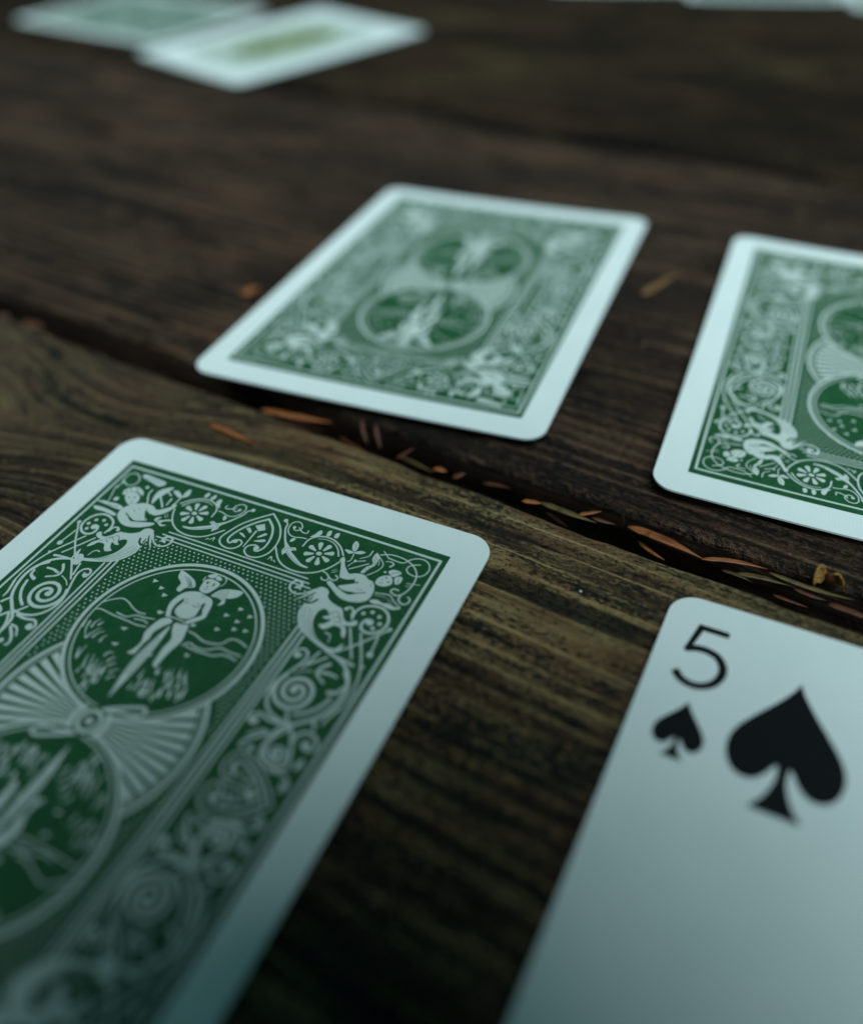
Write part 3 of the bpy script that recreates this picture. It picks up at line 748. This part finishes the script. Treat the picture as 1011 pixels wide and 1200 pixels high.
RES = 22
def art_data():
    D = []
    for ln in ART.strip().split('\n'):
        q = ln.split(' ')
        D.append((q[0], q[1], int(q[2])/100, int(q[3])/100, int(q[4]), [tuple(int(v)/100 for v in p.split(',')) for p in q[5:]]))
    return D
_a = draw_back(art_data(), RES)
img = bpy.data.images.new('scrollwork_print', _a.shape[1], _a.shape[0], alpha=False, float_buffer=False)
img.colorspace_settings.name = 'Non-Color'
px = np.ones((*_a.shape, 4), np.float32); px[..., :3] = _a[..., None]
img.pixels.foreach_set(px.ravel()); img.update(); img.pack()

def card_bump(t, oc):
    # crossed emboss of the card finish
    a = t.n('TexWave', wave_type='BANDS', bands_direction='X'); t.l(oc, a.inputs[0]); a.inputs['Scale'].default_value = 700; a.inputs['Distortion'].default_value = .3
    b = t.n('TexWave', wave_type='BANDS', bands_direction='Y'); t.l(oc, b.inputs[0]); b.inputs['Scale'].default_value = 700; b.inputs['Distortion'].default_value = .3
    h = t.math('ADD', a.outputs['Fac'], b.outputs['Fac'])
    h2 = t.noise(oc, 160, 3, .6)
    return t.bump(h, .10, .0001, t.bump(h2, .08, .0008))
t = NT('card_stock'); oc = t.n('TexCoord').outputs['Object']
cn = t.noise(oc, 60, 4, .6); cs = t.noise(oc, 900, 3, .7)
c = t.mix(t.ramp(cn, .35, .75), (.75, .81, .82), (.69, .76, .77)); c = t.mix(t.ramp(cs, .68, .8, 0, .35), c, (.55, .58, .57))
M_STOCK = t.fin(c, t.ramp(cn, .3, .7, .34, .46), card_bump(t, oc), .4)
t = NT('green_back_print'); uv = t.n('UVMap').outputs[0]; oc = t.n('TexCoord').outputs['Object']
im = t.n('TexImage', interpolation='Cubic'); im.image = img; t.l(uv, im.inputs[0])
cn = t.noise(oc, 700, 4, .7)
ink = t.mix(t.ramp(cn, .4, .75), (.013, .078, .027), (.022, .100, .039))
M_BACK = t.fin(t.mix(t.math('MULTIPLY', im.outputs[0], .77), ink, (.70, .78, .77)), .38, card_bump(t, oc), .4)
t = NT('black_ink'); oc = t.n('TexCoord').outputs['Object']
M_INK = t.fin((.006, .0065, .008), .5, card_bump(t, oc), .2)

# ------------------------------------------------------------------ cards
CW, CH, CR, CT = 63.5, 88.9, 3.4, .3
def bend_z(bend, x, y):
    z0, ax, ay, kx, ky = bend
    return z0+ax*x+ay*y+kx*x*x/1000+ky*y*y/1000
def sheet_grid(hx, hy, r, nx, ny):
    """grid filling a round-cornered rectangle"""
    ct = hy-r*(1-np.sin(np.linspace(0, math.pi/2, 9)))
    mid = np.linspace(-(hy-r), hy-r, ny)
    ys = np.concatenate([-ct[::-1], mid[1:-1], ct]) if r > 0 else np.linspace(-hy, hy, ny)
    t_ = np.linspace(-1, 1, nx)
    d = np.clip(np.abs(ys)-(hy-r), 0, r) if r > 0 else 0*ys
    ext = hx-r+np.sqrt(np.clip(r*r-d*d, 0, None)) if r > 0 else np.full(len(ys), hx)
    Y, T = np.meshgrid(ys, t_, indexing='ij')
    X = ext[:, None]*T
    return X, Y
def card_body(bend, parent):
    X, Y = sheet_grid(CW/2, CH/2, CR, 33, 33)
    ny, nx = X.shape
    Z = bend_z(bend, X, Y)
    N = ny*nx
    V = np.concatenate([np.stack([X, Y, Z], 2).reshape(-1, 3), np.stack([X, Y, Z-CT], 2).reshape(-1, 3)])*MM
    i = (np.arange(ny-1)[:, None]*nx+np.arange(nx-1)[None]).ravel()
    F = np.stack([i, i+1, i+nx+1, i+nx], 1).tolist()+np.stack([i+N, i+nx+N, i+nx+1+N, i+1+N], 1).tolist()
    rim = list(range(nx))+[k*nx+nx-1 for k in range(1, ny)]+[N-1-k for k in range(1, nx)]+[k*nx for k in range(ny-2, 0, -1)]
    F += [[rim[k], rim[k]+N, rim[(k+1) % len(rim)]+N, rim[(k+1) % len(rim)]] for k in range(len(rim))]
    o = mesh_obj('card_stock', V, F, M_STOCK, parent)
    # keep the cut edge crisp
    me = o.data; bm = bmesh.new(); bm.from_mesh(me)
    for f in bm.faces[-len(rim):] if False else []: pass
    for e in bm.edges:
        if len(e.link_faces) == 2 and e.calc_face_angle(0) > .8: e.smooth = False
    bm.to_mesh(me); bm.free()
    return o
PX, PY = 27.1, 39.45
def print_sheet(bend, parent):
    X, Y = sheet_grid(PX, PY, 0, 41, 57); ny, nx = X.shape
    Z = bend_z(bend, X, Y)+.03
    i = (np.arange(ny-1)[:, None]*nx+np.arange(nx-1)[None]).ravel()
    uv = np.stack([X/(2*PX)+.5, Y/(2*PY)+.5], 2).reshape(-1, 2)
    o = mesh_obj('back_print', np.stack([X, Y, Z], 2).reshape(-1, 3)*MM, np.stack([i, i+1, i+nx+1, i+nx], 1).tolist(), M_BACK, parent, uv=uv)
    for sg in (1, -1):
        rr = np.linspace(0, 11.0, 9); aa = np.linspace(0, 2*math.pi, 49)[:-1]
        vx = [0.]; vy = [sg*13.3]
        for r_ in rr[1:]: vx += list(r_*np.cos(aa)); vy += list(sg*13.3+r_*np.sin(aa))
        vx = np.array(vx); vy = np.array(vy)
        F = [[0, 1+k, 1+(k+1) % 48] for k in range(48)]
        for q in range(7):
            F += [[1+q*48+k, 1+(q+1)*48+k, 1+(q+1)*48+(k+1) % 48, 1+q*48+(k+1) % 48] for k in range(48)]
        mesh_obj('medallion', np.stack([vx, vy, bend_z(bend, vx, vy)+.045], 1)*MM, F, M_BACK, o, uv=np.stack([vx/(2*PX)+.5, vy/(2*PY)+.5], 1))
    return o
def back_card(x, y, rz, bend, label, z=0):
    r = tag(empty('playing_card', (x*MM, y*MM, z*MM), rz), label, 'playing card', 'green backed playing cards lying face down')
    card_body(bend, r); print_sheet(bend, r)
    return r
back_card(-39.78, 55.007, -.47258, (.287, .0156, -.0014, -.2977, .4881), 'nearest green backed card, face down at the lower left beside the five of spades')
back_card(5.299, 154.321, -.40103, (.993, -.0013, -.0154, .3576, -.0712), 'whole green backed card lying alone across the middle plank, its near edge over the gap')
back_card(78.52, 117.543, -.42487, (.519, -.0193, -.005, .5242, .0272), 'green backed card cut by the right edge of the photo above the five of spades')
far = [
       (-115, 409, math.radians(54), .4, 'dim blurred card farthest left, partly under the lighter card in front of it'),
       (101, 463, math.radians(-12), .5, 'blurred card at the top edge, left one of the three far back on the right'),
       (157, 434, math.radians(-15), .5, 'blurred card at the top edge, middle one of the three far back on the right'),
       (216, 403, math.radians(-17), .5, 'blurred card in the top right corner, right one of the three far back')]
for x, y, a, z, lb in far: back_card(x, y, a, (0, 0, 0, .25, .1), lb, z)

# face-up card far back: white with a faint frame and an olive picture at its centre
ft = tag(empty('playing_card', (-48*MM, 352*MM, .9*MM), math.radians(-46)), 'blurred white card far back at the top left with an olive patch in its centre', 'playing card')
fb = (0, 0, 0, .25, .1)
card_body(fb, ft)
t = NT('olive_ink'); M_OLIVE_INK = t.fin(t.mix(t.ramp(t.noise(t.n('TexCoord').outputs['Object'], 260, 4, .6), .4, .6), (.08, .13, .035), (.34, .38, .24)), .45, None, .4)
t = NT('dimmed_faint_ink'); M_FAINT = t.fin(t.mix(t.ramp(t.noise(t.n('TexCoord').outputs['Object'], 420, 4, .6), .42, .58), (.30, .38, .32), (.58, .65, .62)), .45, None, .4)  # pale print, darkened to stand in for light falling off far back
for nm, ax_, ay_, dz_, m_ in (('printed_field', 21, 34, .03, M_FAINT), ('printed_figure', 12, 24, .045, M_OLIVE_INK)):
    rr = np.linspace(0, 1, 9); aa = np.linspace(0, 2*math.pi, 41)[:-1]
    e_ = 1 if nm == 'printed_figure' else .35
    cx_ = np.sign(np.cos(aa))*np.abs(np.cos(aa))**e_*ax_; cy_ = np.sign(np.sin(aa))*np.abs(np.sin(aa))**e_*ay_
    vx = np.concatenate([[0.]]+[q*cx_ for q in rr[1:]]); vy = np.concatenate([[0.]]+[q*cy_ for q in rr[1:]])
    F = [[0, 1+k, 1+(k+1) % 40] for k in range(40)]
    for q in range(7): F += [[1+q*40+k, 1+(q+1)*40+k, 1+(q+1)*40+(k+1) % 40, 1+q*40+(k+1) % 40] for k in range(40)]
    mesh_obj(nm, np.stack([vx, vy, bend_z(fb, vx, vy)+dz_], 1)*MM, F, m_, ft)

# five of spades
five_bend = (.601, .0083, -.0007, -.2821, -.0898)
fr = tag(empty('five_of_spades', (37.628*MM, 17.172*MM, 0), -.49676), 'white five of spades lying face up at the lower right', 'playing card')
card_body(five_bend, fr)
def flat_print(name, outline, parent, dz=.03, cell=1.2):
    """a printed shape as a thin inked sheet that follows the bend of the card"""
    bm = bmesh.new()
    vs = [bm.verts.new((x, y, 0)) for x, y in outline]
    bm.faces.new(vs)
    xs = [p[0] for p in outline]; ys = [p[1] for p in outline]
    for ax, lo, hi in ((0, min(xs), max(xs)), (1, min(ys), max(ys))):
        k = lo+cell
        while k < hi:
            co = (k, 0, 0) if ax == 0 else (0, k, 0); no = (1, 0, 0) if ax == 0 else (0, 1, 0)
            bmesh.ops.bisect_plane(bm, geom=bm.verts[:]+bm.edges[:]+bm.faces[:], plane_co=co, plane_no=no)
            k += cell
    bmesh.ops.triangulate(bm, faces=bm.faces[:])
    bmesh.ops.recalc_face_normals(bm, faces=bm.faces[:])
    for f in bm.faces:
        if f.normal.z < 0: f.normal_flip()
    for v in bm.verts: v.co = Vector((v.co.x*MM, v.co.y*MM, (bend_z(five_bend, v.co.x, v.co.y)+dz)*MM))
    me = bpy.data.meshes.new(name); bm.to_mesh(me); bm.free(); me.materials.append(M_INK)
    o = bpy.data.objects.new(name, me); C.objects.link(o); o.parent = parent
    return o
def spade(cx, cy, w_, h_, flip=1):
    half = [(0, 1.0), (.06, .93), (.16, .845), (.34, .72), (.55, .59), (.74, .47), (.89, .36), (.98, .25), (1.0, .15), (.96, .05), (.86, -.035), (.72, -.085), (.56, -.095), (.42, -.07), (.29, -.01), (.19, .07), (.105, .12)]
    stem = [(.085, .02), (.115, -.06), (.19, -.16), (.30, -.25), (.415, -.315), (.415, -.335)]
    q = half[1:]+stem
    h2 = [(x*w_/2, (y-.3325)*h_/1.335) for x, y in smooth(np.array(half), False, 4)] + [(x*w_/2, (y-.3325)*h_/1.335) for x, y in smooth(np.array(stem), False, 3)]
    pts = h2+[(-x, y) for x, y in h2[::-1][:-1]]
    return [(cx+flip*x, cy+flip*y) for x, y in pts]
def numeral(cx, cy, flip=1):
    # a stroked 5, open and round, as one outline
    path = [(1.95, 4.62), (-1.35, 4.62), (-2.12, .62)]
    bowl = smooth(np.array([(-2.12, .62), (-1.35, 1.05), (-.1, 1.2), (1.35, .75), (2.28, -.6), (2.3, -2.2), (1.45, -3.7), (-.1, -4.45), (-1.7, -4.1), (-2.75, -3.05)]), False, 6)
    w2 = .49
    outer = [(1.95, 5.0), (-1.68, 5.0), (-2.66, .28)]
    L, R = [], []
    for i in range(len(bowl)):
        d = bowl[min(i+1, len(bowl)-1)]-bowl[max(i-1, 0)]; d = d/np.linalg.norm(d); n = np.array([-d[1], d[0]])
        L.append(bowl[i]+n*w2); R.append(bowl[i]-n*w2)
    pts = [(1.95, 5.0), (-1.72, 5.0), (-2.58, .42), (-2.2, .12)]+[tuple(p) for p in R[4:]]+[tuple(p) for p in L[::-1][:-3]]+[(-1.70, 1.36), (-1.06, 4.1), (1.95, 4.1)]
    return [(cx+flip*x, cy+flip*y) for x, y in pts]
flat_print('numeral', numeral(-25.95, 35.2), fr, cell=2); flat_print('numeral', numeral(25.95, -35.2, -1), fr, cell=2)
flat_print('small_pip', spade(-26.05, 24.35, 5.5, 7.9), fr); flat_print('small_pip', spade(26.05, -24.35, 5.5, 7.9, -1), fr)
for px_, py_, f_ in ((-15.1, 27.1, 1), (15.1, 27.1, 1), (0, 0, 1), (-15.1, -27.1, -1), (15.1, -27.1, -1)):
    flat_print('pip', spade(px_, py_, 12.0, 17.8, f_), fr)

# ------------------------------------------------------------------ needles and crumbs
def needle_material(name, a, b):
    t = NT(name); oc = t.n('TexCoord').outputs['Object']
    n1 = t.noise(t.scl(oc, 250, 2600, 2600), 1, 4, .6); n2 = t.noise(oc, 500, 3, .6)
    c = t.mix(t.ramp(n1, .35, .65), a, b); c = t.mix(t.ramp(n2, .6, .75, 0, .7), c, (.02, .01, .006))
    return t.fin(c, .5, t.bump(n1, .6, .0002), .4)
M_ORANGE = needle_material('dry_orange_needle', (.15, .042, .012), (.36, .115, .036))
M_RUST = needle_material('rusty_needle', (.05, .014, .008), (.12, .038, .016))
M_OLIVE = needle_material('olive_needle', (.045, .038, .012), (.13, .085, .025))
M_PALE = needle_material('pale_chip', (.13, .060, .025), (.22, .12, .05))
cam_o = cam.matrix_world.translation
def at_pixel(u, v, z):
    d = fw+rt*((u-505.5)/FPX)-up*((v-600)/FPX)
    k = (z*MM-cam_o.z)/d.z
    return cam_o+d*k
rnd = random.Random(5)
def needle(name, u0, v0, z0, u1, v1, z1, w_, mat, label, cat='pine needle', group='dry pine needles on the table', bendk=.05, flat=.4, split=False):
    a, b = at_pixel(u0, v0, z0), at_pixel(u1, v1, z1)
    d = b-a; L = d.length; x = d/L; y = Vector((0, 0, 1)).cross(x).normalized(); z = x.cross(y)
    o = bpy.data.objects.new(name, None)
    ns, nr = 12, 10; V, F = [], []
    k1, k2 = rnd.uniform(-1, 1)*bendk*L, rnd.uniform(-.4, 1)*bendk*.5*L
    for i in range(ns+1):
        t_ = i/ns; e = min(1, t_*4+.35, (1-t_)*2.2+.1)
        c = Vector((t_*L, k1*math.sin(math.pi*t_), k2*math.sin(math.pi*t_)))
        for q in range(nr):
            an = 2*math.pi*q/nr; r_ = w_*MM/2*.72*e*(1+.16*math.sin(3*an+1.5*t_)+rnd.uniform(-.06, .06))
            V.append(c+Vector((rnd.uniform(-.1, .1)*MM, r_*math.cos(an), r_*flat*math.sin(an))))
    for i in range(ns):
        for q in range(nr):
            F.append([i*nr+q, i*nr+(q+1) % nr, (i+1)*nr+(q+1) % nr, (i+1)*nr+q])
    F += [list(range(nr))[::-1], list(range(ns*nr, ns*nr+nr))]
    o = mesh_obj(name, V, F, mat)
    o.matrix_world = Matrix(((x.x, y.x, z.x, a.x), (x.y, y.y, z.y, a.y), (x.z, y.z, z.z, a.z), (0, 0, 0, 1)))
    return tag(o, label, cat, group)
NS = [
 (736, 617, -1.2, 822, 654, -1.0, 2.0, M_ORANGE, 'broadest split orange needle in the gap, straight above the corner of the five'),
 (822, 655, -1.6, 899, 667, -2.0, 1.1, M_ORANGE, 'orange needle continuing right from the broad split needle in the gap'),
 (901, 671, -1.3, 1000, 703, -2.2, 1.1, M_OLIVE, 'long brownish needle slanting below the yellow bud scales'),
 (862, 672, -2.4, 935, 689, -2.4, 1.2, M_OLIVE, 'dark brown needle lying under the others left of the bud scales'),
 (930, 690, -2.2, 968, 704, -2.2, .9, M_RUST, 'short rusty needle beneath the long needle near the bud scales'),
 (970, 708, -1.8, 1030, 731, -1.8, 1.3, M_RUST, 'red brown needle in the gap running out of the right side of the photo'),
 (612, 587, -.9, 636, 590, -1.2, 1.2, M_ORANGE, 'small orange needle tip at the left end of the olive needle'),
 (634, 589, -1.0, 699, 613, -1.0, 1.5, M_OLIVE, 'olive green needle on the rim of the gap left of the split needle'),
 (678, 603, -1.6, 705, 599, -1.2, .9, M_ORANGE, 'thin orange needle crossing just above the olive needle'),
 (694, 607, -1.8, 722, 615, -2.2, 1.0, M_RUST, 'rusty needle between the olive needle and the split needle'),
 (464, 537, -3, 486, 524, -1.5, .9, M_RUST, 'rusty needle tilted up in the gap under the middle card'),
 (424, 491, -1, 430, 520, -3, .9, M_RUST, 'left of two rusty needles standing in the gap under the middle card'),
 (440, 497, -1, 446, 526, -3, .9, M_RUST, 'right of two rusty needles standing in the gap under the middle card'),
 (306, 480, -1.5, 389, 495, -2.0, 1.8, M_ORANGE, 'orange needle in the gap beneath the left part of the middle card'),
 (245, 497, -.2, 299, 521, -.2, 1.5, M_ORANGE, 'lone orange needle on the near plank above the corner of the nearest card'),
 (508, 549, -2, 524, 553, -2, 1.3, M_ORANGE, 'short orange crumb of needle in the dark middle of the gap'),
 (530, 560, -2.2, 546, 554, -1.4, 1.6, M_RUST, 'short reddish crumb of needle beside the orange crumb in the gap'),
 (-6, 370, -2, 14, 372, -2, 3.0, M_RUST, 'reddish flake at the left edge of the photo in the gap'),
 (26, 378, -2, 52, 384, -2, 3.2, M_RUST, 'reddish flake second from the left edge of the photo in the gap'),
]
for q in NS: needle('pine_needle', *q)
rnd.seed(21)
for u, v, L, a, w_, m_, lb in (
 (335, 492, 46, 16, .9, M_RUST, 'thin rusty needle sunk in the gap below the left half of the middle card'),
 (398, 512, 40, 30, .8, M_RUST, 'thin rusty needle sunk in the gap at the feet of the two standing needles'),
 (468, 534, 44, 26, .9, M_OLIVE, 'thin olive needle sunk in the gap left of the small orange crumb'),
 (566, 566, 34, 12, .8, M_RUST, 'thin rusty needle sunk in the gap under the right corner of the middle card'),
 (640, 601, 30, 34, .8, M_RUST, 'thin rusty needle sunk in the gap just below the olive green needle'),
 (748, 634, 38, 36, 1.0, M_ORANGE, 'thin orange needle sunk in the gap below the broad split needle'),
 (845, 668, 40, 22, .8, M_OLIVE, 'thin olive needle sunk in the gap left of the dark brown needle'),
 (905, 697, 44, 20, .8, M_RUST, 'thin rusty needle sunk deepest in the gap beneath the bud husk')):
    a = math.radians(a); z = rnd.uniform(-5, -3)
    needle('pine_needle', u, v, z, u+L*math.cos(a), v+L*math.sin(a), z+rnd.uniform(-.8, .8), w_, m_, lb, 'pine needle', 'sunken needles in the gap')
# crumbs of bark and needle dust strewn on the boards
V, F = [], []
for k in range(420):
    u, v = rnd.uniform(-20, 1030), rnd.uniform(130, 1190)
    p = at_pixel(u, v, -.45); nn = (p.x*-math.sin(GA)+p.y*math.cos(GA))/MM
    if 80 < nn < 94 or 222 < nn < 227 or any(abs((p.x/MM-cx)*math.cos(ca)+(p.y/MM-cy)*math.sin(ca)) < 33 and abs(-(p.x/MM-cx)*math.sin(ca)+(p.y/MM-cy)*math.cos(ca)) < 46 for cx, cy, ca in ((-39.8, 55, -.47), (5.3, 154.3, -.4), (78.5, 117.5, -.42), (37.6, 17.2, -.5), (-48, 352, -.8))): continue
    r_ = rnd.choice([.12, .16, .2, .3, .45])*MM*(1+.002*max(0, 500-v)); an = rnd.uniform(0, 6.3); b0 = len(V)
    for q in range(5):
        V.append(p+Vector((math.cos(an+q*1.257)*r_*rnd.uniform(.6, 1.6), math.sin(an+q*1.257)*r_*rnd.uniform(.4, .9), rnd.uniform(0, .12)*MM)))
    V.append(p+Vector((0, 0, r_*.7+.0002))); F += [[b0+q, b0+(q+1) % 5, b0+5] for q in range(5)]
tag(mesh_obj('crumbs', V, F, M_OLIVE, None, False), 'crumbs of bark and needle dust strewn over the boards', kind='stuff')
needle('wood_chip', 753, 345, .2, 793, 321, .6, 2.4, M_PALE, 'pale tan wood chip on the plank between the two far cards', 'wood chip', 'wood chips on the planks', .05, .4)
needle('wood_chip', 284, 346, .2, 306, 336, .6, 3.4, M_ORANGE, 'orange wood chip beside the left edge of the middle card', 'wood chip', 'wood chips on the planks', .05, .5)
needle('twig_stub', 727, 617, -2.5, 729, 604, .3, .8, M_RUST, 'tiny dark twig stub standing in the gap left of the split needle', 'twig', None)
# bud scales: two small cupped husks standing in the gap
bud = tag(empty('bud_husk', at_pixel(968, 686, -1.2)), 'small yellow brown bud husk with two cupped scales in the gap at the right', 'bud husk')
def scale_mesh(name, ox, oy, h, wd, lean, mat, turn):
    V, F = [], []; nu, nv = 9, 9
    for i in range(nu):
        t_ = i/(nu-1); wv = wd*math.sin(math.pi*(.12+.83*t_))**.8
        for j in range(nv):
            a = (j/(nv-1)-.5)*2.2
            V.append(Vector((wv*math.sin(a)*.6, wv*(math.cos(a)-.6)*.6+lean*t_*t_, h*t_)))
    for i in range(nu-1):
        for j in range(nv-1): F.append([i*nv+j, i*nv+j+1, (i+1)*nv+j+1, (i+1)*nv+j])
    R = Matrix.Rotation(turn, 3, 'Z')
    o = mesh_obj(name, [(R @ v+Vector((ox, oy, 0)))*MM for v in V], F, mat, bud)
    md = o.modifiers.new('thick', 'SOLIDIFY'); md.thickness = .00025
    return o
M_BUD = needle_material('yellow_husk', (.22, .10, .022), (.42, .24, .07))
scale_mesh('scale', -1.1, .2, 3.0, 1.5, .5, M_BUD, .3); scale_mesh('scale', .9, -.2, 2.4, 1.7, -.5, M_BUD, -.8); scale_mesh('scale', .3, .6, 2.0, 1.6, .3, M_RUST, 2.2)
for u, v, lb in ((540, 635, 'tiny pale grit grain on the near plank close to the corner of the nearest card'), (680, 693, 'tiny pale grit grain on the near plank midway between the two near cards')):
    bm = bmesh.new(); bmesh.ops.create_icosphere(bm, subdivisions=2, radius=.00017)
    for vv in bm.verts: vv.co *= rnd.uniform(.7, 1.2)
    me = bpy.data.meshes.new('grit_grain'); bm.to_mesh(me); bm.free(); me.materials.append(M_STOCK)
    o = bpy.data.objects.new('grit_grain', me); C.objects.link(o); o.location = at_pixel(u, v, -.5); tag(o, lb, 'grit', 'grit grains')
